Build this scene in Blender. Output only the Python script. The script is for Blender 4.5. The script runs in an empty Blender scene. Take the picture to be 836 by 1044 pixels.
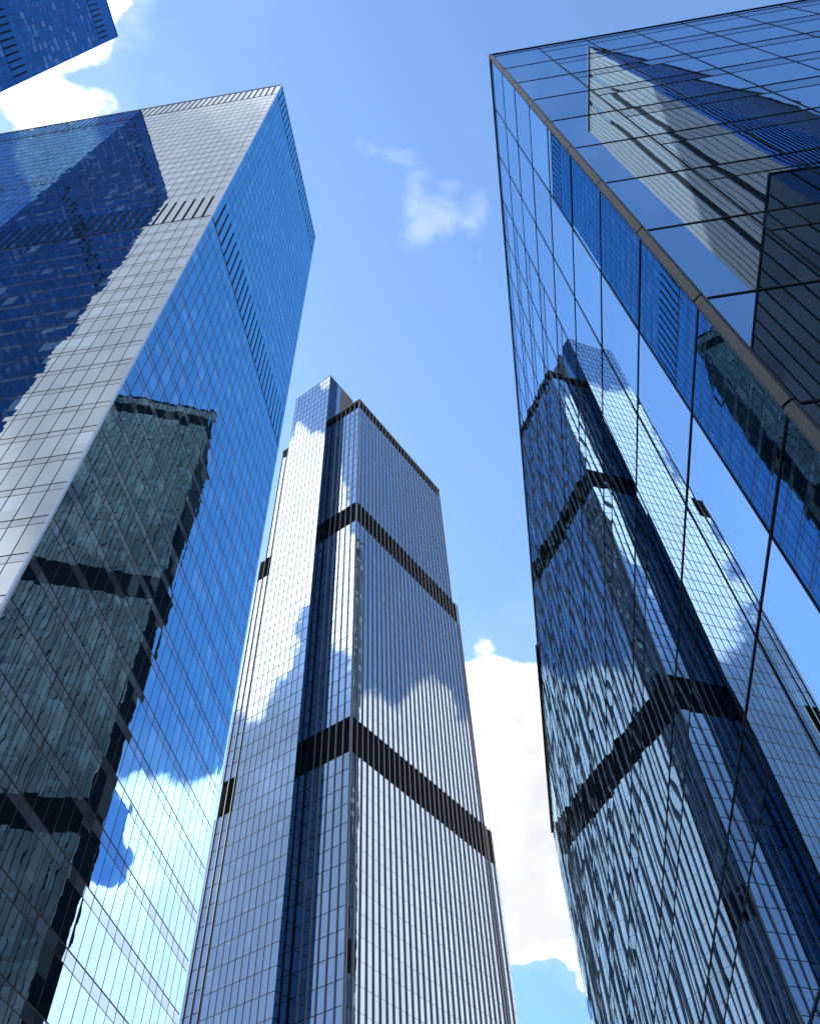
import bpy, math, random
from mathutils import Vector as V

random.seed(11)
S = bpy.context.scene
COL = S.collection
EYE = 1.6
W_PX, H_PX = 836.0, 1044.0

# ------------------------------------------------------------------ camera
F_PX = 834.4
RT = V((0.98826011, 0.14800975, -0.03788231))
UP = V((0.14183448, -0.79664060, 0.58757700))
FW = V((-0.05678854, 0.58605193, 0.80828101))
from mathutils import Matrix
cam = bpy.data.objects.new('camera', bpy.data.cameras.new('camera'))
COL.objects.link(cam)
m = Matrix((RT, UP, -FW)).transposed().to_4x4()
m.translation = V((0, 0, EYE))
cam.matrix_world = m
cam.data.sensor_fit = 'VERTICAL'
cam.data.sensor_height = 36.0
cam.data.lens = F_PX / H_PX * 36.0
cam.data.clip_start = 0.1
cam.data.clip_end = 20000
S.camera = cam


def project(p):
    d = V(p) - V((0, 0, EYE))
    z = d.dot(FW)
    if z < 0.5:
        return None
    return (W_PX / 2 + F_PX * d.dot(RT) / z, H_PX / 2 - F_PX * d.dot(UP) / z)


def seen_area(quad):
    """pixel area of a quad inside the picture (polygon clipped to the frame)"""
    pts = [project(p) for p in quad]
    if any(p is None for p in pts):
        return 0.0
    for ax, lim, sg in ((0, 0, 1), (0, W_PX, -1), (1, 0, 1), (1, H_PX, -1)):
        out = []
        for i in range(len(pts)):
            a, b = pts[i], pts[(i + 1) % len(pts)]
            ia, ib = (a[ax] - lim) * sg >= 0, (b[ax] - lim) * sg >= 0
            if ia:
                out.append(a)
            if ia != ib:
                t = (lim - a[ax]) / (b[ax] - a[ax])
                out.append((a[0] + t * (b[0] - a[0]), a[1] + t * (b[1] - a[1])))
        pts = out
        if len(pts) < 3:
            return 0.0
    s = 0
    for i in range(len(pts)):
        a, b = pts[i], pts[(i + 1) % len(pts)]
        s += a[0] * b[1] - a[1] * b[0]
    return abs(s) / 2


# ------------------------------------------------------------------ materials
def newmat(name):
    mt = bpy.data.materials.new(name)
    mt.use_nodes = True
    nt = mt.node_tree
    nt.nodes.clear()
    return mt, nt


class NB:
    """small helper to write node maths"""
    def __init__(self, nt):
        self.nt = nt

    def n(self, t, **kw):
        nd = self.nt.nodes.new(t)
        for k, v in kw.items():
            setattr(nd, k, v)
        return nd

    def link(self, a, b):
        self.nt.links.new(a, b)

    def put(self, sock, v):
        if hasattr(v, 'links'):
            self.link(v, sock)
        else:
            sock.default_value = v

    def m(self, op, a, b=0.0, c=0.0, clamp=False):
        nd = self.n('ShaderNodeMath', operation=op)
        nd.use_clamp = clamp
        self.put(nd.inputs[0], a)
        self.put(nd.inputs[1], b)
        if op in ('MULTIPLY_ADD', 'SMOOTH_MAX', 'SMOOTH_MIN'):
            self.put(nd.inputs[2], c)
        return nd.outputs[0]

    def vm(self, op, a, b=None, out=0, scale=None):
        nd = self.n('ShaderNodeVectorMath', operation=op)
        self.put(nd.inputs[0], a)
        if b is not None:
            self.put(nd.inputs[1], b)
        if scale is not None:
            self.put(nd.inputs['Scale'], scale)
        return nd.outputs[out]

    def step(self, x, lo, hi):
        nd = self.n('ShaderNodeMapRange', interpolation_type='SMOOTHSTEP')
        self.put(nd.inputs[0], x)
        self.put(nd.inputs[1], lo)
        self.put(nd.inputs[2], hi)
        nd.inputs[3].default_value = 0
        nd.inputs[4].default_value = 1
        return nd.outputs[0]

    def mix(self, f, a, b):
        nd = self.n('ShaderNodeMix', data_type='RGBA')
        self.put(nd.inputs[0], f)
        for s, v in ((nd.inputs[6], a), (nd.inputs[7], b)):
            if isinstance(v, tuple):
                s.default_value = (*v, 1) if len(v) == 3 else v
            else:
                self.link(v, s)
        return nd.outputs[2]

    def noise(self, vec, scale, detail=2, rough=0.5, dist=0.0, out=0):
        nd = self.n('ShaderNodeTexNoise')
        if vec is not None:
            self.link(vec, nd.inputs['Vector'])
        nd.inputs['Scale'].default_value = scale
        nd.inputs['Detail'].default_value = detail
        nd.inputs['Roughness'].default_value = rough
        nd.inputs['Distortion'].default_value = dist
        return nd.outputs[out]


def glass_mat(name, tint, edge, f0, dark, blind=None, blind_p=0.0, blind_max=0.9,
              waves=(), pillow=0.0, vary=0.1, fpow=3.0, stretch=(1, 1, 1)):
    """Coated facade glass: a mirror layer over a dark room (some rooms with a lowered blind)."""
    mt, nt = newmat(name)
    b = NB(nt)
    out = b.n('ShaderNodeOutputMaterial')
    at = b.n('ShaderNodeAttribute', attribute_name='rnd')
    tc = b.n('ShaderNodeTexCoord')
    sp = b.n('ShaderNodeSeparateXYZ')
    b.link(at.outputs['Vector'], sp.inputs[0])
    r0, r1, r2 = sp.outputs
    uvs = b.n('ShaderNodeSeparateXYZ')
    b.link(tc.outputs['UV'], uvs.inputs[0])
    u, v = uvs.outputs[0], uvs.outputs[1]
    # waviness of the sheet, different in every pane
    off = b.vm('SCALE', at.outputs['Vector'], scale=60.0)
    pos = b.vm('ADD', b.vm('MULTIPLY', tc.outputs['Object'], stretch), off)
    h = None
    for sc, amp in waves:
        k = b.m('MULTIPLY', b.noise(pos, sc, 1.0, 0.4), amp)
        h = k if h is None else b.m('ADD', h, k)
    if pillow:
        pu = b.m('MULTIPLY', u, b.m('SUBTRACT', 1.0, u))
        pv = b.m('MULTIPLY', v, b.m('SUBTRACT', 1.0, v))
        k = b.m('MULTIPLY', b.m('MULTIPLY', pu, pv), b.m('MULTIPLY_ADD', r2, pillow * 2.0, -pillow * 0.35))
        h = k if h is None else b.m('ADD', h, b.m('MULTIPLY', k, 16.0))
    nrm = None
    if h is not None:
        bp = b.n('ShaderNodeBump')
        bp.inputs['Strength'].default_value = 1.0
        bp.inputs['Distance'].default_value = 1.0
        b.link(h, bp.inputs['Height'])
        nrm = bp.outputs[0]
    # what is behind the glass
    tone = b.m('MULTIPLY_ADD', r1, 1.2, 0.4)
    room = b.vm('SCALE', b.n('ShaderNodeRGB').outputs[0], scale=tone)
    nt.nodes[-1 if False else len(nt.nodes) - 1]
    rgb = [n for n in nt.nodes if n.type == 'RGB'][0]
    rgb.outputs[0].default_value = (*dark, 1)
    base = room
    if blind:
        on = b.m('LESS_THAN', r0, blind_p)
        drop = b.m('MULTIPLY_ADD', b.m('FRACT', b.m('MULTIPLY', r0, 37.7)), blind_max, 0.12)
        cov = b.m('GREATER_THAN', v, b.m('SUBTRACT', 1.0, drop))
        base = b.mix(b.m('MULTIPLY', on, cov), room, blind)
    df = b.n('ShaderNodeBsdfDiffuse')
    b.link(base, df.inputs[0])
    lw = b.n('ShaderNodeLayerWeight')
    if nrm:
        b.link(nrm, lw.inputs['Normal'])
    fz = b.m('POWER', lw.outputs['Facing'], fpow)
    fac = b.m('MULTIPLY_ADD', fz, 1.0 - f0, f0, clamp=True)
    colr = b.mix(fz, tint, edge)
    colr = b.vm('SCALE', colr, scale=b.m('MULTIPLY_ADD', r2, vary, 1.0 - vary * 0.5))
    gl = b.n('ShaderNodeBsdfGlossy')
    gl.inputs['Roughness'].default_value = 0.0
    b.link(colr, gl.inputs[0])
    if nrm:
        b.link(nrm, gl.inputs['Normal'])
    mx = b.n('ShaderNodeMixShader')
    b.link(fac, mx.inputs[0])
    b.link(df.outputs[0], mx.inputs[1])
    b.link(gl.outputs[0], mx.inputs[2])
    b.link(mx.outputs[0], out.inputs[0])
    return mt


def solid(name, col, rough=0.5, metal=0.0, var=0.15, scale=0.8, spec=0.5):
    mt, nt = newmat(name)
    b = NB(nt)
    out = b.n('ShaderNodeOutputMaterial')
    p = b.n('ShaderNodeBsdfPrincipled')
    tc = b.n('ShaderNodeTexCoord')
    n1 = b.noise(tc.outputs['Object'], scale, 4, 0.6)
    f = b.m('MULTIPLY_ADD', n1, 2 * var, 1 - var)
    rgb = b.n('ShaderNodeRGB')
    rgb.outputs[0].default_value = (*col, 1)
    b.link(b.vm('SCALE', rgb.outputs[0], scale=f), p.inputs['Base Color'])
    p.inputs['Roughness'].default_value = rough
    p.inputs['Metallic'].default_value = metal
    p.inputs['Specular IOR Level'].default_value = spec
    b.link(p.outputs[0], out.inputs[0])
    return mt


BLIND_A = (0.30, 0.46, 0.50)
M = {}
M['glass_a'] = glass_mat('blue_tower_glass', (0.22, 0.43, 0.71), (0.22, 0.68, 0.93), 0.80, (0.012, 0.022, 0.030),
                         BLIND_A, 0.28, 0.8, waves=((0.55, 0.0032), (1.9, 0.0003)), pillow=0.0005, vary=0.10)
M['glass_front'] = glass_mat('cloud_toned_front_glass', (0.42, 0.48, 0.56), (0.74, 0.80, 0.88), 0.66, (0.012, 0.022, 0.030),  # copy of the tower glass, paleness of the mirrored cloud put into its tint
                             BLIND_A, 0.12, 0.85, waves=((0.55, 0.0036), (1.9, 0.0004)), pillow=0.0006, vary=0.10)
M['spandrel_front'] = glass_mat('cloud_toned_front_spandrel_glass', (0.40, 0.45, 0.52), (0.72, 0.78, 0.86), 0.60, (0.12, 0.14, 0.16),  # front spandrels, tint paled the same way for the mirrored cloud
                                waves=((0.6, 0.003),), vary=0.12)
M['spandrel_a'] = glass_mat('blue_tower_spandrel_glass', (0.23, 0.40, 0.70), (0.32, 0.68, 0.95), 0.58, (0.15, 0.21, 0.26),
                            waves=((0.6, 0.003),), vary=0.12)
M['glass_d'] = glass_mat('rear_tower_glass', (0.06, 0.22, 0.46), (0.16, 0.36, 0.66), 0.66, (0.010, 0.022, 0.040),
                         (0.2, 0.3, 0.4), 0.2, 0.8, waves=((0.55, 0.004),), vary=0.25)
M['glass_b'] = glass_mat('grey_tower_glass', (0.46, 0.56, 0.67), (0.70, 0.80, 0.90), 0.76, (0.015, 0.022, 0.030),
                         (0.25, 0.33, 0.38), 0.10, 0.7, waves=((0.5, 0.0022),), vary=0.09)
M['glass_black'] = glass_mat('black_glass', (0.10, 0.13, 0.18), (0.25, 0.32, 0.42), 0.25, (0.004, 0.006, 0.01),
                             waves=((0.5, 0.002),), vary=0.3)
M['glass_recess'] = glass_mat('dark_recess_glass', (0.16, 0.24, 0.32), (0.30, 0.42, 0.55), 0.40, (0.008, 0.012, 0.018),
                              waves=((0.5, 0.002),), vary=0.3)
M['glass_c'] = glass_mat('corner_building_glass', (0.42, 0.56, 0.71), (0.47, 0.68, 0.86), 0.76, (0.006, 0.012, 0.022),
                         waves=((0.22, 0.0020), (1.0, 0.00020)), pillow=0.0004, vary=0.08, stretch=(1, 1, 1.5))
M['spandrel_c'] = glass_mat('corner_building_spandrel_glass', (0.38, 0.51, 0.66), (0.45, 0.64, 0.82), 0.60, (0.03, 0.045, 0.06),
                            waves=((0.25, 0.0022), (1.0, 0.0002)), pillow=0.0005, vary=0.1)
M['glass_f'] = glass_mat('far_tower_glass', (0.40, 0.36, 0.32), (0.55, 0.50, 0.45), 0.28, (0.03, 0.03, 0.028),
                         (0.17, 0.175, 0.16), 0.35, 0.8, waves=((0.6, 0.003),), vary=0.3)
M['glass_e'] = glass_mat('dark_blue_glass', (0.14, 0.30, 0.62), (0.3, 0.5, 0.8), 0.55, (0.008, 0.02, 0.05),
                         waves=((0.6, 0.003),), vary=0.1)
M['frame'] = solid('dark_aluminium', (0.009, 0.013, 0.021), 0.6, 0.0, 0.2, spec=0.12)
M['frame_c'] = solid('black_aluminium', (0.007, 0.008, 0.011), 0.6, 0.0, 0.2, spec=0.1)
M['core'] = solid('dark_structure', (0.02, 0.024, 0.03), 0.8)
M['slot'] = solid('louvre_black', (0.006, 0.007, 0.009), 0.8, spec=0.1)
M['trim_a'] = solid('pale_blue_trim', (0.35, 0.45, 0.55), 0.35, 0.3)
M['fin'] = solid('silver_fin', (0.22, 0.22, 0.23), 0.4, 0.3, 0.08)
M['fin_long'] = solid('long_face_fin', (0.27, 0.27, 0.28), 0.45, 0.2, 0.1)  # second fin metal for the long face, a slightly lighter grey
M['band'] = solid('plant_band_black', (0.010, 0.009, 0.009), 0.8, 0.0, 0.3, 0.4, spec=0.1)
M['brown'] = solid('brown_cladding', (0.12, 0.092, 0.082), 0.6)
M['post_c'] = solid('grey_corner_metal', (0.038, 0.036, 0.036), 0.5, 0.2, 0.15)
M['pale'] = solid('pale_fin', (0.19, 0.195, 0.205), 0.35, 0.3, 0.1)
M['roof'] = solid('roof_gravel', (0.22, 0.22, 0.21), 0.9, 0, 0.25, 2.0)
M['paving'] = solid('plaza_paving', (0.26, 0.25, 0.24), 0.85, 0, 0.25, 0.35)


# ------------------------------------------------------------------ mesh builder
class MB:
    def __init__(self):
        self.v, self.f, self.uv, self.r, self.mi = [], [], [], [], []

    def quad(self, a, b, c, d, rnd=None, mi=0):
        i = len(self.v)
        self.v += [a, b, c, d]
        self.f.append((i, i + 1, i + 2, i + 3))
        self.uv += [(0, 0), (1, 0), (1, 1), (0, 1)]
        self.r.append(rnd or (0.5, 0.5, 0.5))
        self.mi.append(mi)

    def box(self, o, a, b, c, mi=0):
        """parallelepiped: corner o, edge vectors a, b, c"""
        if a.cross(b).dot(c) < 0:
            a, b = b, a
        o000, o100, o110, o010 = o, o + a, o + a + b, o + b
        t = [p + c for p in (o000, o100, o110, o010)]
        self.quad(o000, o010, o110, o100, mi=mi)
        self.quad(*t, mi=mi)
        self.quad(o000, o100, t[1], t[0], mi=mi)
        self.quad(o100, o110, t[2], t[1], mi=mi)
        self.quad(o110, o010, t[3], t[2], mi=mi)
        self.quad(o010, o000, t[0], t[3], mi=mi)

    def prism(self, foot, z0, z1, mi=0):
        n = len(foot)
        i = len(self.v)
        self.v += [V((p[0], p[1], z0)) for p in foot] + [V((p[0], p[1], z1)) for p in foot]
        fs = [tuple(range(i + n - 1, i - 1, -1)), tuple(range(i + n, i + 2 * n))]
        for k in range(n):
            fs.append((i + k, i + (k + 1) % n, i + n + (k + 1) % n, i + n + k))
        for f in fs:
            self.f.append(f)
            self.uv += [(0.5, 0.05)] * len(f)
            self.r.append((0.9, 0.5, 0.5))
            self.mi.append(mi)

    def build(self, name, mats, parent=None, origin=None):
        me = bpy.data.meshes.new(name)
        o = origin if origin is not None else (V(parent.location) if parent else V((0, 0, 0)))
        me.from_pydata([tuple(p - o) for p in self.v], [], self.f)
        uvl = me.uv_layers.new(name='UVMap')
        k = 0
        flat = []
        for u in self.uv:
            flat += u
        uvl.data.foreach_set('uv', flat)
        at = me.attributes.new('rnd', 'FLOAT_VECTOR', 'FACE')
        fl = []
        for r in self.r:
            fl += r
        at.data.foreach_set('vector', fl)
        if not isinstance(mats, (list, tuple)):
            mats = [mats]
        for mt in mats:
            me.materials.append(mt)
        if len(mats) > 1:
            me.polygons.foreach_set('material_index', self.mi)
        me.update()
        ob = bpy.data.objects.new(name, me)
        COL.objects.link(ob)
        if parent:
            ob.parent = parent
        else:
            ob.location = o
        return ob


Z = V((0, 0, 1))


def thing(name, label, cat, loc, group=None):
    o = bpy.data.objects.new(name, None)
    COL.objects.link(o)
    o.location = loc
    o.empty_display_size = 2
    o['label'] = label
    o['category'] = cat
    if group:
        o['group'] = group
    return o


def emit_panes(name, plural, panes, mats, root, hidden=None, limit=100):
    """the `limit` panes that show largest become parts of their own, the rest one part"""
    sc = []
    for p in panes:
        a = seen_area(p[0])
        if hidden and a > 0 and hidden(p[0]):
            a = 0
        sc.append(a)
    order = sorted(range(len(panes)), key=lambda i: -sc[i])
    top = set(i for i in order[:limit] if sc[i] > 0)
    rest = MB()
    for i, (q, r, mi) in enumerate(panes):
        if i in top:
            mb = MB()
            mb.quad(*q, rnd=r)
            mb.build(name, mats[mi], root)
        else:
            rest.quad(*q, rnd=r, mi=mi)
    if rest.f:
        ob = rest.build(plural, mats, root)
        ob['kind'] = 'stuff'


def pane(O, U, N, s0, s1, z0, z1, tilt, rnd=None):
    """a glass pane on the facade plane, set very slightly out of true"""
    w, h = (s1 - s0) / 2, (z1 - z0) / 2
    tx, ty = random.gauss(0, tilt), random.gauss(0, tilt)
    lift = 0.0
    def P(s, z, a, c):
        return O + U * s + Z * z + N * (lift + a * w * tx + c * h * ty)
    q = (P(s0, z0, -1, -1), P(s1, z0, 1, -1), P(s1, z1, 1, 1), P(s0, z1, -1, 1))
    return q, rnd or (random.random(), random.random(), random.random())


def frange(a, b, st):
    out, x = [], a
    while x < b - 1e-6:
        out.append(x)
        x += st
    return out


def ring(mb, foot_edges, z, h, d, inner=0.04, mi=0):
    """a horizontal bar on each listed facade edge (O, U, N, L)"""
    for O, U, N, L in foot_edges:
        mb.box(O + Z * z - N * inner, U * L, N * (d + inner), Z * h, mi)


# ------------------------------------------------------------------ slotted blue towers
def slotted_tower(label, x1, y0, dx, y1, top, bands, lower0, storey, module, mats, first=0.0, front_first=0.0):
    """box tower; its east face is the plane x = x1, its front (facing -y or +y) at y0"""
    sgn = 1 if y1 > y0 else -1                      # body runs from y0 to y1
    root = thing('glass_tower', label, 'tower', (x1 - dx / 2, (y0 + y1) / 2, 0))
    A = V((x1, y0, 0)); L = abs(y1 - y0)
    eastU, eastN = V((0, sgn, 0)), V((1, 0, 0))
    frontU, frontN = V((-1, 0, 0)), V((0, -sgn, 0))
    faces = [(A, eastU, eastN, L, first), (A, frontU, frontN, dx, front_first)]
    edges = [(A, eastU, eastN, L), (A, frontU, frontN, dx),
             (A + frontU * dx, eastU, -eastN, L), (A + eastU * L, frontU, -frontN, dx)]
    ins = 0.1
    mb = MB()
    a, b = A + frontU * ins + eastU * ins, A + frontU * (dx - ins) + eastU * (L - ins)
    mb.box(V((a.x, a.y, 0)), V((b.x - a.x, 0, 0)), V((0, b.y - a.y, 0)), Z * (top - 0.6))
    mb.build('core', [mats['core']], root)
    # back faces: one big sheet of the same glass, never in view from the plaza
    # storeys
    floors = []
    zs = sorted(bands)
    edgez = [0] + [z for bnd in zs for z in bnd] + [top]
    z = bands[0][0]
    low = []
    while z > 3:
        low.append(z)
        z -= storey
    floors += [(z0 - storey, z0) for z0 in reversed(low) if z0 - storey > 0]
    for i in range(len(bands)):
        a = bands[i][1]
        bnext = bands[i + 1][0] if i + 1 < len(bands) else None
        if bnext:
            n = max(1, round((bnext - a) / storey))
            floors += [(a + (bnext - a) * k / n, a + (bnext - a) * (k + 1) / n) for k in range(n)]
    SP = 0.85
    vis, span = [], []
    mull = 0
    for fi, (O, U, N, Lf, f0) in enumerate(faces):
        cols = [0.0] + frange(f0 if f0 > 0.3 else module, Lf - 0.3, module) + [Lf]
        for s0, s1 in zip(cols[:-1], cols[1:]):
            for z0, z1 in floors:
                q, r = pane(O, U, N, s0, s1, z0, z1 - SP, 0.0016)
                vis.append((q, r, fi))
                q, r = pane(O, U, N, s0, s1, z1 - SP, z1, 0.0016)
                span.append((q, r, fi))
            for z0, z1 in bands:
                q, r = pane(O, U, N, s0 + (0.2 if s0 > 0 else 0), s1 - (0.2 if s1 < Lf else 0), z0, z1, 0.0012, (0.95, random.random(), random.random()))
                vis.append((q, r, fi))
            q, r = pane(O, U, N, s0, s1, bands[-1][1], top, 0.001, (0.95, 0.5, 0.5))
            vis.append((q, r, fi))
        for s in cols[1:-1]:
            mb = MB()
            w = 0.07
            zz = 0.0
            for z0, z1 in bands:
                mb.box(O + U * (s - w / 2) - N * 0.05 + Z * zz, U * w, N * 0.058, Z * (z0 - zz))
                zz = z1
            mb.build('mullion', M['frame'], root)
    emit_panes('glass_pane', 'glass_panes', vis, [mats['glass'], mats['front']], root)
    emit_panes('spandrel_panel', 'spandrel_panels', span, [mats['spandrel'], mats['front_sp']], root)
    for z0, z1 in floors:
        mb = MB()
        ring(mb, edges[:2], z1 - 0.045, 0.09, 0.012)
        mb.build('transom', M['frame'], root)
    mb = MB()
    for z0, z1 in floors:
        ring(mb, edges[:2], z1 - SP - 0.02, 0.045, 0.010)
    mb.build('spandrel_rails', M['frame'], root)
    for z0, z1 in bands:
        mb = MB()
        for (O, U, N, Lf, f0) in faces:
            cols = frange(f0 if f0 > 0.3 else module, Lf - 0.3, module)
            for s in cols:
                mb.box(O + U * (s - 0.215) - N * 0.09 + Z * (z0 + 0.35), U * 0.43, N * 0.07, Z * (z1 - z0 - 0.7))
        ring(mb, edges[:2], z0 - 0.03, 0.06, 0.05)
        mb.build('louvre_band', M['slot'], root)
    # corner trim and parapet
    mb = MB()
    for (O, U, N, Lf, f0) in faces[:1]:
        mb.box(O - V((0.12, 0, 0)) - eastU * 0.10, V((0.22, 0, 0)), eastU * 0.20, Z * top)
    mb.build('corner_trim', mats['trim'], root)
    mb = MB()
    ring(mb, edges, top - 0.02, 0.25, 0.12, inner=0.5)
    mb.build('parapet_coping', mats['trim'], root)
    mb = MB()
    mb.box(V((a.x if False else A.x, A.y, top - 0.9)) + frontU * 0.4 + eastU * 0.4, frontU * (dx - 0.8), eastU * (L - 0.8), Z * 0.3)
    mb.build('roof', M['roof'], root)
    # plain glass on the two faces turned away
    mb = MB()
    for (O, U, N, Lf) in edges[2:]:
        p = O + N * 0.0
        mb.quad(p, p + U * Lf, p + U * Lf + Z * top, p + Z * top, rnd=(0.9, 0.4, 0.5))
    mb.build('rear_glazing', mats['glass'], root)
    return root


E_ = EYE
tA = slotted_tower('tall blue glass tower at left with front paled by mirrored cloud and rows of dark slots',
                   -26.97, 28.89, 85.0, 66.0, 220.0 + E_,
                   [(113.9 + E_, 124.1 + E_), (208.1 + E_, 219.0 + E_)], 0, 4.03, 1.385,
                   dict(core=M['core'], glass=M['glass_a'], front=M['glass_front'], front_sp=M['spandrel_front'], spandrel=M['spandrel_a'], trim=M['trim_a']), first=1.45, front_first=1.4)
tD = slotted_tower('dark blue tower cropped by the top left corner, seen nearly from straight below',
                   -84.58, 18.2, 60.0, -10.0, 301.0 + E_,
                   [(210.0 + E_, 218.5 + E_), (281.5 + E_, 291.0 + E_)], 0, 4.03, 1.4,
                   dict(core=M['core'], glass=M['glass_d'], front=M['glass_d'], front_sp=M['glass_d'], spandrel=M['glass_d'], trim=M['glass_d']), first=1.4, front_first=1.4)


# ------------------------------------------------------------------ the grey finned tower
def finned_tower():
    az = math.radians(27.6)
    u = V((math.sin(az), math.cos(az), 0))          # along the long finned face
    v = V((-math.cos(az), math.sin(az), 0))         # along the narrow face
    P0 = V((-27.63, 131.35, 0))
    nR, nL = -v, -u
    root = thing('office_tower', 'grey central tower with vertical fins, black plant bands and a taller glass bay',
                 'tower', tuple(P0 + u * 24 + v * 16))
    e = EYE
    # (z0, z1, long-face length, narrow-face length)
    secs = [(0, 104.0 + e, 54.4, 36.9), (113.0 + e, 181.0 + e, 50.6, 36.8), (190.0 + e, 245.2 + e, 47.6, 34.5)]
    bands = [(104.0 + e, 113.0 + e, 54.4, 36.9), (181.0 + e, 190.0 + e, 50.6, 36.8), (245.2 + e, 249.6 + e, 47.6, 34.5)]
    Q0, Q1, PR, ZT = 10.5, 26.8, 4.4, 274.5 + e      # projecting bay
    ins = 0.12
    for z0, z1, LR, LL in secs:
        mb = MB()
        mb.box(P0 + u * ins + v * ins + Z * z0, u * (LR - 2 * ins), v * (LL - 2 * ins), Z * (z1 - z0))
        mb.build('core', M['core'], root)
    vis = []
    FS = 1.825
    step = 3.9
    pitchL = 1.9
    for z0, z1, LR, LL in secs:
        n = round((z1 - z0) / step)
        zs = [z0 + (z1 - z0) * k / n for k in range(n + 1)]
        for (U, N, L, p0, pt) in ((u, nR, LR, FS, FS), (v, nL, LL, pitchL, pitchL)):
            cols = [0.0] + frange(p0, L - 0.4, pt) + [L]
            for s0, s1 in zip(cols[:-1], cols[1:]):
                if U is v and s0 > Q0 and s1 < Q1:
                    continue
                for a, b_ in zip(zs[:-1], zs[1:]):
                    q, r = pane(P0, U, N, s0, s1, a, b_, 0.0009)
                    vis.append((q, r, 0))
        for zz in zs[1:-1]:
            mb = MB()
            mb.box(P0 + Z * (zz - 0.025) - nR * 0.04, u * LR, nR * 0.055, Z * 0.05)
            mb.box(P0 + Z * (zz - 0.05) - nL * 0.04, v * LL, nL * 0.085, Z * 0.10)
            mb.build('transom', M['frame'], root)
        # far faces
        mb = MB()
        a, b_, c = P0 + u * LR, P0 + u * LR + v * LL, P0 + v * LL
        for p, q in ((a, b_), (b_, c)):
            mb.quad(p + Z * z0, q + Z * z0, q + Z * z1, p + Z * z1, rnd=(0.9, 0.4, 0.5))
        mb.build('rear_glazing', M['glass_b'], root)
    # plant bands: black recessed louvres with the fins running across
    for k, (z0, z1, LR, LL) in enumerate(bands):
        mb = MB()
        mb.box(P0 + u * 0.25 + v * 0.25 + Z * z0, u * (LR - 0.5), v * (LL - 0.5), Z * (z1 - z0))
        for zz in frange(z0 + 0.3, z1 - 0.2, 0.6):      # louvre blades
            mb.box(P0 + u * 0.17 + v * 0.17 + Z * zz, u * (LR - 0.34), v * (LL - 0.34), Z * 0.08)
        ob = mb.build('plant_band', M['band'], root)
    # coping
    mb = MB()
    z = 249.6 + e
    mb.box(P0 - nR * 0.5 + Z * z, u * 47.6, nR * 0.95, Z * 0.4)
    mb.box(P0 + nR * 0.45 - nL * 0.5 + Z * (z + 0.002), v * 34.95, nL * 0.95, Z * 0.4)
    mb.build('parapet_coping', M['fin'], root)
    mb = MB()
    mb.box(P0 + u * 0.5 + v * 0.5 + Z * (z - 0.6), u * 46.6, v * 33.5, Z * 0.4)
    mb.build('roof', M['roof'], root)
    # fins
    for s in frange(0, 54.4 + 0.01, FS):
        if s + 0.2 > 54.4:
            s = 54.2
        ztop = 250.0 + e if s < 47.6 else (190.0 + e if s < 50.6 else 113.0 + e)
        mb = MB()
        w = 0.16
        d = 0.25
        mb.box(P0 + u * (s if s == 0 else s - w / 2) - nR * 0.03, u * w, nR * (d + 0.03), Z * (ztop - 0.003))
        mb.build('fin', M['fin_long'], root)
    for L_, zt in ((47.5, 250.0 + e), (50.5, 190.0 + e)):
        mb = MB()
        mb.box(P0 + u * (L_ - 0.2) - nR * 0.03, u * 0.2, nR * 0.27, Z * (zt - 0.005))
        mb.build('fin', M['fin'], root)
    for s in frange(0, 37.0, pitchL):
        if Q0 - 0.2 < s < Q1 + 0.2:
            continue
        ztop = 250.0 + e if s < 34.6 else 190.0 + e
        mb = MB()
        w = 0.15
        mb.box(P0 + v * (s if s == 0 else s - w / 2) - nL * 0.03, v * w, nL * 0.27, Z * (ztop - 0.004))
        mb.build('fin', M['fin'], root)
    # ---- projecting glass bay
    B0 = P0 + v * Q0 - u * PR
    wB = Q1 - Q0
    mb = MB()
    mb.box(B0 + u * ins + v * ins, u * (PR + 13.0), v * (wB - 2 * ins), Z * (ZT - 0.4))
    bay = mb.build('bay_core', M['core'], root)
    pm = wB / 10
    n = round(ZT / 3.9)
    zs = [ZT * k / n for k in range(n + 1)]
    for k in range(10):
        for a, b_ in zip(zs[:-1], zs[1:]):
            q, r = pane(B0, v, nL, k * pm, (k + 1) * pm, a, b_, 0.0011)
            vis.append((q, r, 0))
    for k in range(1, 10):
        mb = MB()
        mb.box(B0 + v * (k * pm - 0.045) - nL * 0.04, v * 0.09, nL * 0.11, Z * (ZT - 0.3))
        mb.build('mullion', M['frame'], root)
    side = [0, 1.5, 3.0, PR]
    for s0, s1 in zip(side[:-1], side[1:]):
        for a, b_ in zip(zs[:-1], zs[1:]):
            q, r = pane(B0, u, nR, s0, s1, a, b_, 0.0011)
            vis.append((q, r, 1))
    for s0, s1 in ((PR, 6.2),):
        q, r = pane(B0, u, nR, s0, s1, 250.2 + e, ZT, 0.0005)
        vis.append((q, r, 0))
    for s in side[1:-1]:
        mb = MB()
        mb.box(B0 + u * (s - 0.045) - nR * 0.04, u * 0.09, nR * 0.10, Z * (ZT - 0.3))
        mb.build('mullion', M['frame'], root)
    for zz in zs[1:-1]:
        mb = MB()
        mb.box(B0 + Z * (zz - 0.045) - nL * 0.04, v * wB, nL * 0.09, Z * 0.09)
        mb.box(B0 + Z * (zz - 0.045) - nR * 0.04, u * PR, nR * 0.09, Z * 0.09)
        mb.build('transom', M['frame'], root)
    mb = MB()
    mb.box(B0 + u * 6.2 - nR * 0.15 + Z * (250.2 + e), u * 6.8, nR * 0.18, Z * (ZT - 250.2 - e))
    for k in range(5):
        mb.box(B0 + u * (6.9 + 1.3 * k) + nR * 0.03 + Z * (250.2 + e), u * 0.18, nR * 0.10, Z * (ZT - 250.4 - e))
    mb.build('roof_screen', M['brown'], root)
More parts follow.
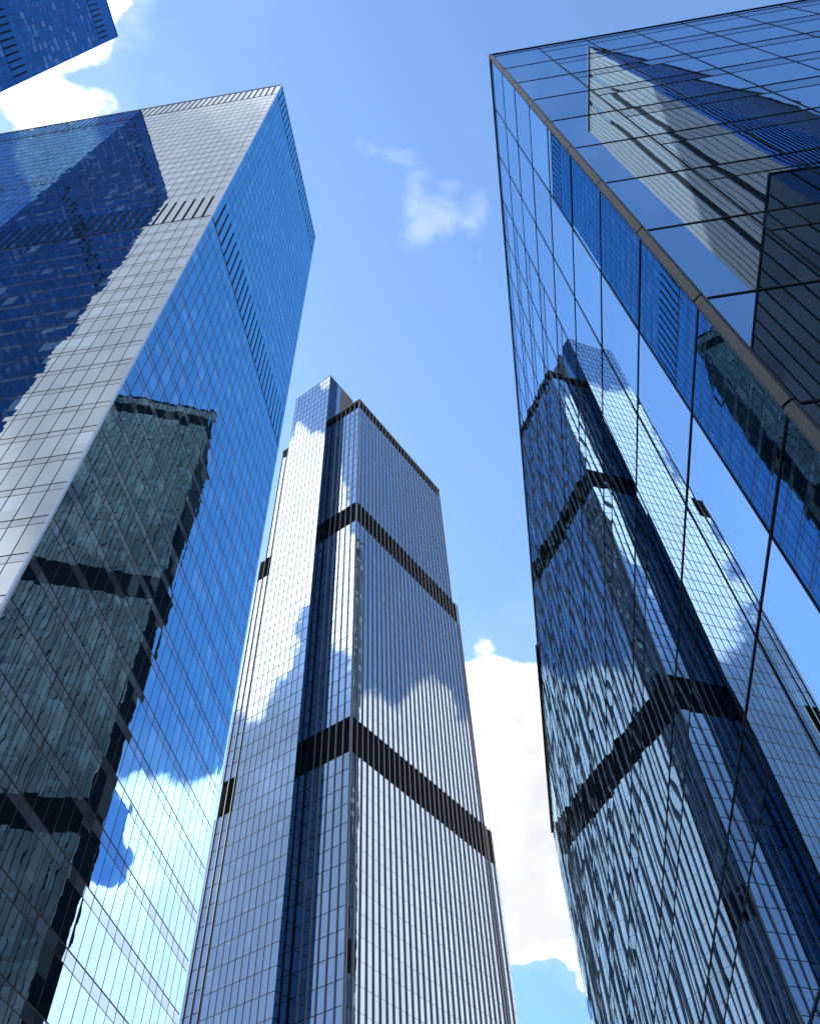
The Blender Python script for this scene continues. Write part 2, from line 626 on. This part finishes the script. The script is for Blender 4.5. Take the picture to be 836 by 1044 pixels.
    mb = MB()
    mb.box(B0 - v * 0.08 - u * 0.08 + Z * (ZT - 0.3), u * 13.2, v * (wB + 0.16), Z * 0.35)
    mb.build('bay_coping', M['fin'], root)
    mb = MB()
    mb.box(B0 + v * wB - v * 0.0, u * 17.3, v * 0.1, Z * (ZT - 0.4))
    mb.build('bay_side_wall', M['frame'], root)

    def hidden(q):
        c = sum((p for p in q), V((0, 0, 0))) / 4
        pt = project(c)
        return pt is not None and pt[0] < 321.3 - 0.1743 * (pt[1] - 243)
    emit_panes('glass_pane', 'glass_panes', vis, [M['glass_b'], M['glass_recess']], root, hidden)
    return root


tB = finned_tower()


# ------------------------------------------------------------------ the near corner building
def corner_building():
    x0, y0, x1, y1 = 4.81, 6.32, 46.0, 74.2
    e = EYE
    top = 46.0 + e
    root = thing('glass_building', 'near glass building with large panes, its sharp corner overhead, mirroring the grey tower',
                 'building', ((x0 + x1) / 2, (y0 + y1) / 2, 0))
    C = V((x0, y0, 0))
    uL, nL = V((0, 1, 0)), V((-1, 0, 0))
    uR, nR = V((1, 0, 0)), V((0, -1, 0))
    LL, LR = y1 - y0, x1 - x0
    mb = MB()
    mb.box(C + uL * 0.15 + uR * 0.15, uR * (LR - 0.3), uL * (LL - 0.3), Z * (top - 0.9))
    mb.build('core', M['core'], root)
    zs = [9.97 + e + 3.92 * k for k in range(-2, 10)]      # 9.97 - 7.84 .. 45.25
    zs = [0.0] + [z for z in zs if z > 1.0]
    colsL = [0, 2.34, 4.60, 6.83, 8.90, 10.85] + frange(13.1, LL - 0.5, 2.24) + [LL]
    colsR = [0, 2.33, 4.66, 6.99, 9.32] + frange(11.75, LR - 0.5, 2.33) + [LR]
    SP = 1.15
    vis, span = [], []
    rails = MB()
    for (U, N, cols, clear) in ((uL, nL, colsL, 3), (uR, nR, colsR, 1)):
        for i, (s0, s1) in enumerate(zip(cols[:-1], cols[1:])):
            for z0, z1 in zip(zs[:-1], zs[1:]):
                if i < clear or z1 - z0 < 2:
                    q, r = pane(C, U, N, s0, s1, z0, z1, 0.0010)
                    vis.append((q, r, 0))
                else:
                    q, r = pane(C, U, N, s0, s1, z0, z1 - SP, 0.0007)
                    vis.append((q, r, 0))
                    q, r = pane(C, U, N, s0, s1, z1 - SP, z1, 0.0010)
                    span.append((q, r, 0))
            q, r = pane(C, U, N, s0, s1, zs[-1], top - 0.1, 0.001)
            span.append((q, r, 0))
        for s in cols[1:-1]:
            mb = MB()
            mb.box(C + U * (s - 0.0275) - N * 0.05, U * 0.048, N * 0.062, Z * (top - 0.12))
            mb.build('mullion', M['frame_c'], root)
    for zz in zs[1:]:
        mb = MB()
        mb.box(C + Z * (zz - 0.04) - nL * 0.05 + uL * 0.16, uL * (LL - 0.2), nL * 0.065, Z * 0.06)
        mb.box(C + Z * (zz - 0.04) - nR * 0.05 + uR * 0.16, uR * (LR - 0.2), nR * 0.065, Z * 0.06)
        mb.build('transom', M['frame_c'], root)
        if zz > 3:
            mb = MB()
            mb.box(C + Z * (zz - SP - 0.025) - nL * 0.05 + uL * colsL[3], uL * (LL - colsL[3]), nL * 0.06, Z * 0.045)
            mb.box(C + Z * (zz - SP - 0.025) - nR * 0.05 + uR * colsR[1], uR * (LR - colsR[1]), nR * 0.06, Z * 0.045)
            mb.build('spandrel_rail', M['frame_c'], root)
    emit_panes('glass_pane', 'glass_panes', vis, [M['glass_c']], root)
    emit_panes('spandrel_panel', 'spandrel_panels', span, [M['spandrel_c']], root)
    # the bevelled metal corner, one length per storey
    zc = zs + [top - 0.12]
    for z0, z1 in zip(zc[:-1], zc[1:]):
        mb = MB()
        a = 0.088
        foot = [(x0 + a, y0 - 0.02), (x0 + a, y0 + 0.05), (x0 + 0.05, y0 + a), (x0 - 0.02, y0 + a), (x0 - 0.085, y0 - 0.005), (x0 - 0.005, y0 - 0.085)]
        foot = [(x0 - 0.075, y0 + a), (x0 - 0.085, y0 + 0.02), (x0 + 0.02, y0 - 0.085), (x0 + a, y0 - 0.075), (x0 + a, y0 + 0.04), (x0 + 0.04, y0 + a)]
        mb.prism(foot, z0 + 0.03, z1 - 0.03)
        mb.build('corner_post', M['post_c'], root)
    mb = MB()
    mb.box(C - uL * 0.04 - uR * 0.04 + Z * (top - 0.1), uR * 0.48, uL * (41.9 + 0.04), Z * 0.12)
    mb.box(C - uR * 0.15 + uL * 41.95 + Z * (top - 0.1), uR * 0.5, uL * (LL - 41.9), Z * 0.34)
    mb.box(C - uL * 0.035 + uR * 0.445 + Z * (top - 0.098), uR * (LR - 0.45), uL * 0.5, Z * 0.12)
    mb.build('parapet_coping', M['frame_c'], root)
    mb = MB()
    mb.box(C + uL * 0.5 + uR * 0.5 + Z * (top - 0.88), uR * (LR - 1), uL * (LL - 1), Z * 0.3)
    mb.build('roof', M['roof'], root)
    mb = MB()
    a, b_, c = C + uL * LL, C + uL * LL + uR * LR, C + uR * LR
    for p, q in ((a, b_), (b_, c)):
        mb.quad(p, q, q + Z * (top - 0.1), p + Z * (top - 0.1), rnd=(0.9, 0.4, 0.5))
    mb.build('rear_glazing', M['glass_c'], root)
    return root


tC = corner_building()


# ------------------------------------------------------------------ towers seen only in the mirrors
def corner_glass_tower():
    """dark tower beyond the corner building"""
    a = V((-0.926, 0.379, 0)).normalized()
    n = V((-a.y, a.x, 0))
    n = n if n.y < 0 else -n
    F2 = V((28.4, 135.1, 0))
    top = 265 + EYE
    root = thing('office_tower', 'grey-green tower hidden behind the near building, seen mirrored in the blue tower',
                 'tower', tuple(F2 - a * 25 - n * 15))
    L, D = 56.0, 30.0
    mb = MB()
    mb.box(F2 - n * 0.12 - a * 0.12, -a * (L - 0.24), -n * (D - 0.24), Z * (top - 0.5))
    mb.build('core', M['core'], root)
    bands = [(95 + EYE, 103 + EYE), (163.5 + EYE, 172.5 + EYE), (254 + EYE, 260 + EYE)]
    zz = [0.0]
    for b0, b1 in bands:
        z0 = zz[-1]
        k = max(1, round((b0 - z0) / 4.1))
        zz += [z0 + (b0 - z0) * (i + 1) / k for i in range(k)]
        zz.append(b1)
    zz.append(top)
    vis = []
    for (O, U, N, Lf) in ((F2, -a, n, L), (F2, -n, a, D)):
        cols = [Lf * i / round(Lf / 1.6) for i in range(round(Lf / 1.6) + 1)]
        for z0, z1 in zip(zz[:-1], zz[1:]):
            if any(abs(z0 - b0) < 0.1 for b0, b1 in bands):
                continue
            for s0, s1 in zip(cols[:-1], cols[1:]):
                q, r = pane(O, U, N, s0, s1, z0, z1, 0.002)
                vis.append((q, r, 0))
        for s in cols[1:-1]:
            mb = MB()
            mb.box(O + U * (s - 0.06) - N * 0.05, U * 0.12, N * 0.2, Z * (top - 1))
            mb.build('mullion', M['frame'], root)
    for (O, U, N, Lf) in ((F2 - a * L, -n, -a, D), (F2 - n * D, -a, -n, L)):
        q, r = pane(O, U, N, 0, Lf, 0, top, 0.0)
        vis.append((q, r, 0))
    emit_panes('glass_pane', 'glass_panes', vis, [M['glass_f']], root, limit=0)
    for b0, b1 in bands:
        mb = MB()
        mb.box(F2 - n * 0.06 - a * 0.06 + Z * b0, -a * (L - 0.12), -n * (D - 0.12), Z * (b1 - b0))
        mb.build('plant_band', M['band'], root)
    mb = MB()
    mb.box(F2 + n * 0.3 + a * 0.3 + Z * (top - 0.4), -a * (L + 0.6), -n * (D + 0.6), Z * 0.6)
    mb.build('parapet_coping', M['frame'], root)
    return root


tF = corner_glass_tower()


def pale_tower():
    """pale finned tower behind the camera, seen mirrored in the near building"""
    f = [V((38.2, -13.7, 0)), V((37.9, -29.0, 0)), V((80.0, -46.0, 0)), V((80.0, -30.4, 0))]
    top = 180 + EYE
    c = sum(f, V((0, 0, 0))) / 4
    root = thing('office_tower', 'pale finned tower with one deep blue side, seen mirrored in the near building',
                 'tower', tuple(c))
    g = [p + (c - p).normalized() * 0.35 for p in f]
    mb = MB()
    mb.prism(g, 0, top - 0.4)
    mb.build('core', M['core'], root)
    vis, blue = [], []
    # pale west face
    U = (f[1] - f[0]); L = U.length; U.normalize()
    N = V((U.y, -U.x, 0))
    N = N if N.x < 0 else -N
    n = round(top / 4.0)
    zs = [top * i / n for i in range(n + 1)]
    k = 18
    for i in range(k):
        for z0, z1 in zip(zs[:-1], zs[1:]):
            q, r = pane(f[0], U, N, L * i / k, L * (i + 1) / k, z0, z1, 0.001)
            vis.append((q, r, 0))
    emit_panes('glass_pane', 'glass_panes', vis, [M['glass_b']], root, limit=0)
    for i in range(k):
        if i in (5, 11):
            continue
        mb = MB()
        mb.box(f[0] + U * (L * i / k + 0.07) - N * 0.05, U * (L / k - 0.14), N * 0.16, Z * (top - 0.01))
        mb.build('fin', M['pale'], root)
    mb = MB()
    for s in (L * 5.5 / 18, L * 11.5 / 18):
        mb.box(f[0] + U * (s - 0.35) - N * 0.05, U * 0.7, N * 0.12, Z * (top - 18))
    mb.build('dark_joint', M['slot'], root)  # black strips for the two dark joints between the fins
    # deep blue north face
    U2 = f[3] - f[0]; L2 = U2.length; U2.normalize()
    N2 = V((-U2.y, U2.x, 0))
    N2 = N2 if N2.y > 0 else -N2
    k2 = 28
    zb0, zb1 = 48 + EYE, 80 + EYE
    zz = sorted(set([z for z in zs if not zb0 < z < zb1] + [zb0, zb1]))
    for i in range(k2):
        for z0, z1 in zip(zz[:-1], zz[1:]):
            if z0 == zb0:
                continue
            q, r = pane(f[0], U2, N2, L2 * i / k2, L2 * (i + 1) / k2, z0, z1, 0.001)
            blue.append((q, r, 0))
    for (p, q_) in ((f[1], f[2]), (f[2], f[3])):
        blue.append(((p, q_, q_ + Z * top, p + Z * top), (0.9, 0.5, 0.5), 0))
    emit_panes('blue_glass_pane', 'blue_glass_panes', blue, [M['glass_e']], root, limit=0)
    mb = MB()
    mb.box(f[0] + U2 * 0.1 - N2 * 0.2 + Z * zb0, U2 * (L2 - 0.2), N2 * 0.22, Z * (zb1 - zb0))
    for i in range(1, 56):
        mb.box(f[0] + U2 * (L2 * i / 56) + N2 * 0.02 + Z * zb0, U2 * 0.1, N2 * 0.1, Z * (zb1 - zb0))
    mb.build('plant_band', M['band'], root)
    for i in range(1, k2):
        mb = MB()
        mb.box(f[0] + U2 * (L2 * i / k2 - 0.04) - N2 * 0.02, U2 * 0.08, N2 * 0.1, Z * (top - 0.2))
        mb.build('mullion', M['frame'], root)
    mb = MB()
    g = [p + (p - c).normalized() * 0.5 for p in f]
    mb.prism(g, top - 0.3, top + 0.3)
    mb.build('parapet_coping', M['pale'], root)
    return root


tE = pale_tower()


def low_block():
    x0, x1, y0, y1, top = 16.8, 36.5, 0.2, -42.0, 40 + EYE
    root = thing('glass_building', 'low black glass building behind the camera, mirrored beside the pale finned tower',
                 'building', ((x0 + x1) / 2, (y0 + y1) / 2, 0))
    mb = MB()
    mb.box(V((x0 + 0.1, y1 + 0.1, 0)), V((x1 - x0 - 0.2, 0, 0)), V((0, y0 - y1 - 0.2, 0)), Z * (top - 0.4))
    mb.build('core', M['core'], root)
    panes = []
    zs = [top * i / 10 for i in range(11)]
    faces = ((V((x0, y0, 0)), V((0, -1, 0)), V((-1, 0, 0)), y0 - y1), (V((x0, y0, 0)), V((1, 0, 0)), V((0, 1, 0)), x1 - x0),
             (V((x1, y1, 0)), V((0, 1, 0)), V((1, 0, 0)), y0 - y1), (V((x1, y1, 0)), V((-1, 0, 0)), V((0, -1, 0)), x1 - x0))
    for O, U, N, L in faces:
        n = round(L / 0.9)
        for i in range(n):
            for z0, z1 in zip(zs[:-1], zs[1:]):
                q, r = pane(O, U, N, L * i / n, L * (i + 1) / n, z0, z1, 0.001)
                panes.append((q, r, 0))
        for i in range(1, n):
            mb = MB()
            mb.box(O + U * (L * i / n - 0.03) - N * 0.04, U * 0.06, N * 0.07, Z * (top - 0.1))
            mb.build('mullion', M['slot'], root)
    emit_panes('glass_pane', 'glass_panes', panes, [M['glass_black']], root, limit=0)
    for zz in zs[5::5]:
        mb = MB()
        for O, U, N, L in faces:
            mb.box(O + Z * (zz - 0.25) - N * 0.04, U * L, N * 0.07, Z * 0.25)
        mb.build('transom', M['slot'], root)
    mb = MB()
    mb.box(V((x0 + 0.3, y1 + 0.3, top - 0.3)), V((x1 - x0 - 0.6, 0, 0)), V((0, y0 - y1 - 0.6, 0)), Z * 0.2)
    mb.build('roof', M['roof'], root)


low_block()

# ------------------------------------------------------------------ ground
mb = MB()
R_ = 6000.0
N_ = 48
mb.v = [V((R_ * math.cos(2 * math.pi * i / N_), R_ * math.sin(2 * math.pi * i / N_), 0)) for i in range(N_)]
mb.f = [tuple(range(N_))]
mb.uv = [(0, 0)] * N_
mb.r = [(0.5, 0.5, 0.5)]
mb.mi = [0]
g_ = mb.build('plaza_ground', M['paving'])
g_['kind'] = 'structure'
g_['label'] = 'grey paved plaza between the towers'

# ------------------------------------------------------------------ light
SUN = V((-1.2, 0.5, 1.0)).normalized()
el = math.asin(SUN.z)
azs = math.atan2(SUN.x, SUN.y)
sl = bpy.data.lights.new('sun', 'SUN')
sl.energy = 3.6
sl.angle = math.radians(0.5)
sl.color = (1.0, 0.955, 0.88)
so = bpy.data.objects.new('sun', sl)
COL.objects.link(so)
so.rotation_euler = (-SUN).to_track_quat('-Z', 'Y').to_euler()
so.location = (-300, 125, 400)

world = bpy.data.worlds.new('World')
S.world = world
world.use_nodes = True
nt = world.node_tree
nt.nodes.clear()
b = NB(nt)
wo = b.n('ShaderNodeOutputWorld')
bg = b.n('ShaderNodeBackground')
STR = 0.10
bg.inputs[1].default_value = STR
sky = b.n('ShaderNodeTexSky', sky_type='NISHITA')
sky.sun_disc = False
sky.sun_elevation = el
sky.sun_rotation = azs
sky.altitude = 100
sky.air_density = 1.0
sky.dust_density = 0.6
sky.ozone_density = 3.5
tc = b.n('ShaderNodeTexCoord')
D = tc.outputs['Generated']
sep = b.n('ShaderNodeSeparateXYZ')
b.link(D, sep.inputs[0])
dx, dy, dz = sep.outputs


def gdir(x, y):
    return tuple(V((x, y, 1)).normalized())


# directions jostled by noise, so that no cloud or gap has a drawn outline
jit = b.vm('SCALE', b.vm('SUBTRACT', b.noise(D, 7.0, 3, 0.6, out=1), (0.5, 0.5, 0.5)), scale=0.16)
DJ = b.vm('ADD', D, jit)


def blob(x, y, r):
    """1 at the centre direction, 0 at angular distance r (radians), negative beyond"""
    d = b.vm('DISTANCE', DJ, gdir(x, y), out=1)
    return b.m('SUBTRACT', 1.0, b.m('DIVIDE', d, r))


def puffs(scale, vec):
    vo = b.n('ShaderNodeTexVoronoi', feature='F1')
    vo.inputs['Scale'].default_value = scale
    b.link(vec, vo.inputs['Vector'])
    return b.m('SUBTRACT', 0.45, vo.outputs['Distance'])


# billow noise: broad masses plus rounded puffs of two sizes
n_big = b.noise(D, 3.6, 7, 0.56, 0.25)
n_fine = b.noise(D, 13.0, 4, 0.62, 0.2)
DW = b.vm('ADD', D, b.vm('SCALE', b.vm('SUBTRACT', b.noise(D, 14.0, 2, 0.5, out=1), (0.5, 0.5, 0.5)), scale=0.06))
pf = b.m('ADD', b.m('MULTIPLY', puffs(11.0, DW), 0.11), b.m('MULTIPLY', puffs(27.0, DW), 0.045))
nz = b.m('ADD', b.m('MULTIPLY', b.m('SUBTRACT', n_big, 0.5), 0.40), b.m('MULTIPLY', b.m('SUBTRACT', n_fine, 0.5), 0.10))
nz = b.m('ADD', nz, pf)

# bank of cumulus low in front and to the right
azr = b.m('ARCTAN2', dx, dy)                     # 0 ahead, + to the right
dip = b.m('MULTIPLY', b.step(b.m('ABSOLUTE', b.m('SUBTRACT', azr, 0.52)), 0.32, 0.05), 0.13)
zt = b.m('SUBTRACT', b.m('SUBTRACT', 0.705, dip), b.m('MULTIPLY', b.step(azr, 0.35, 0.85), 0.035))
f_ne = b.m('MULTIPLY', b.m('SUBTRACT', zt, dz), 1.7)
f_ne = b.m('MINIMUM', f_ne, b.m('ADD', azr, 0.16))
f_ne = b.m('MINIMUM', f_ne, b.m('SUBTRACT', 1.75, azr))
# thick bank overhead behind and to the left
f_sw = b.m('MULTIPLY', b.m('SUBTRACT', b.m('MULTIPLY', dz, -0.15), b.m('ADD', dy, b.m('MULTIPLY', dx, 0.75))), 1.4)
f_sw = b.m('MINIMUM', f_sw, b.m('SUBTRACT', b.m('MULTIPLY', dz, 0.06), dx))
f_sw = b.m('MAXIMUM', f_sw, b.m('MULTIPLY', blob(-0.46, 0.10, 0.135), 0.26))
lim = b.m('MULTIPLY', b.m('MAXIMUM', b.m('SUBTRACT', b.m('MULTIPLY', dz, -0.31), dy), b.m('ADD', b.m('MULTIPLY', dz, 0.45), dx)), 2.5)
f_sw = b.m('MINIMUM', f_sw, lim)
f_sw = b.m('MINIMUM', f_sw, b.m('ADD', b.m('MULTIPLY', dz, 0.92), dx))


def hole(f, x, y, r, k):
    return b.m('SUBTRACT', f, b.m('MULTIPLY', b.m('MAXIMUM', blob(x, y, r), 0.0), k))


f_ne = hole(f_ne, 0.06, 2.75, 0.085, 1.05)
f_ne = hole(f_ne, 0.03, 1.17, 0.075, -0.16)
f_ne = hole(f_ne, 0.81, 1.47, 0.06, 0.6)
f_sw = hole(f_sw, -0.43, -0.34, 0.13, -0.30)
f_all = b.m('MAXIMUM', f_ne, f_sw)
# broken cloud to the west
for (x, y, r, k) in ((-0.70, -0.19, 0.075, 0.20), (-0.87, -0.21, 0.075, 0.20), (-0.98, -0.25, 0.07, 0.20), (-1.10, -0.30, 0.09, 0.06)):
    f_all = b.m('MAXIMUM', f_all, b.m('SUBTRACT', b.m('MULTIPLY', blob(x, y, r), k), 0.02))
dens_c = b.step(b.m('ADD', f_all, nz), -0.005, 0.035)
# thin veil around the banks, thicker low in the west
veil = b.m('MULTIPLY', b.step(b.m('ADD', f_all, b.m('MULTIPLY', nz, 1.6)), -0.16, 0.06), 0.05)
west = b.m('MULTIPLY', b.step(dx, -0.62, -0.74), b.step(b.m('ADD', dz, b.m('MULTIPLY', nz, 1.2)), 0.74, 0.52))
# wisps straight above
n_w = b.noise(D, 11.0, 5, 0.62, 0.6)
wf = None
for (x, y, r, k) in ((0.03, 0.297, 0.05, 1.0), (0.0, 0.262, 0.035, 0.85), (-0.012, 0.236, 0.035, 0.85), (-0.032, 0.222, 0.025, 0.7),
                     (0.058, 0.308, 0.04, 0.9), (0.02, 0.338, 0.02, 0.9), (0.089, 0.205, 0.035, 0.6), (0.026, 0.92, 0.03, 0.7),
                     (-0.275, 0.025, 0.06, 1.2), (0.012, 0.285, 0.03, 0.8)):
    q = b.m('MULTIPLY', b.m('MAXIMUM', blob(x, y, r * 1.2), 0.0), k)
    wf = q if wf is None else b.m('MAXIMUM', wf, q)
wisp = b.m('MULTIPLY', b.step(b.m('ADD', wf, b.m('MULTIPLY', b.m('SUBTRACT', n_w, 0.5), 1.9)), 0.28, 1.05), b.step(wf, 0.0, 0.3))
wisp = b.m('MULTIPLY', wisp, 0.19)
dens = b.m('MAXIMUM', b.m('MAXIMUM', dens_c, wisp), veil)
# light and shade inside the clouds: their sunny sides against their thick grey undersides
Ds = b.vm('ADD', D, tuple(SUN * 0.05))
n_off = b.noise(Ds, 3.6, 6, 0.56, 0.25)
lit = b.m('MULTIPLY_ADD', b.m('SUBTRACT', n_big, n_off), 2.6, 0.5)
thick = b.m('MULTIPLY', b.step(b.m('ADD', f_all, nz), 0.02, 0.24), b.m('SUBTRACT', 1.0, b.m('MULTIPLY', b.step(dx, -0.44, -0.54), 0.8)))
lum = b.m('SUBTRACT', b.m('ADD', 0.88, b.m('MULTIPLY', b.m('SUBTRACT', lit, 0.5), 0.5)), b.m('MULTIPLY', thick, b.m('MULTIPLY_ADD', b.step(azr, 0.3, 0.8), -0.78, 0.88)), clamp=True)
CL = 1.0 / STR
front = b.step(dy, -0.05, 0.2)                    # the bank ahead stands in full sun, the one behind shows its underside
mid = b.step(b.m('ABSOLUTE', b.m('SUBTRACT', azr, 0.50)), 0.32, 0.12)
white_n = b.mix(lum, (0.265 * CL, 0.272 * CL, 0.285 * CL), (0.54 * CL, 0.55 * CL, 0.575 * CL))
white_m = b.mix(lum, (0.95 * CL, 0.66 * CL, 0.55 * CL), (1.50 * CL, 1.20 * CL, 1.05 * CL))
white_n = b.mix(mid, white_n, white_m)
white_s = b.mix(lum, (0.25 * CL, 0.275 * CL, 0.315 * CL), (0.62 * CL, 0.62 * CL, 0.64 * CL))
white = b.mix(front, b.vm('SCALE', white_s, scale=b.m('MULTIPLY_ADD', b.m('MULTIPLY', b.step(dx, -0.42, -0.54), b.step(dy, -0.40, -0.28)), 0.7, 1.0)), white_n)
clear = b.vm('MULTIPLY', sky.outputs[0], b.mix(b.step(dz, 0.30, 0.60), (0.66, 0.80, 1.05), (0.97, 1.10, 1.15)))
colr = b.mix(b.m('MULTIPLY', west, 0.75), clear, (0.12 * CL, 0.15 * CL, 0.195 * CL))
colr = b.mix(dens, colr, white)
b.link(colr, bg.inputs[0])
b.link(bg.outputs[0], wo.inputs[0])

# ------------------------------------------------------------------ render settings
S.view_settings.view_transform = 'Standard'
S.view_settings.look = 'None'
S.view_settings.gamma = 1.0
S.view_settings.use_curve_mapping = False
S.view_settings.exposure = 1.75
S.render.engine = 'CYCLES'
S.cycles.max_bounces = 8
S.cycles.glossy_bounces = 5
S.cycles.diffuse_bounces = 2
S.cycles.transmission_bounces = 0
S.cycles.caustics_reflective = False
S.cycles.caustics_refractive = False
S.cycles.sample_clamp_indirect = 6.0
S.render.filter_size = 1.2
S.cycles.use_denoising = True
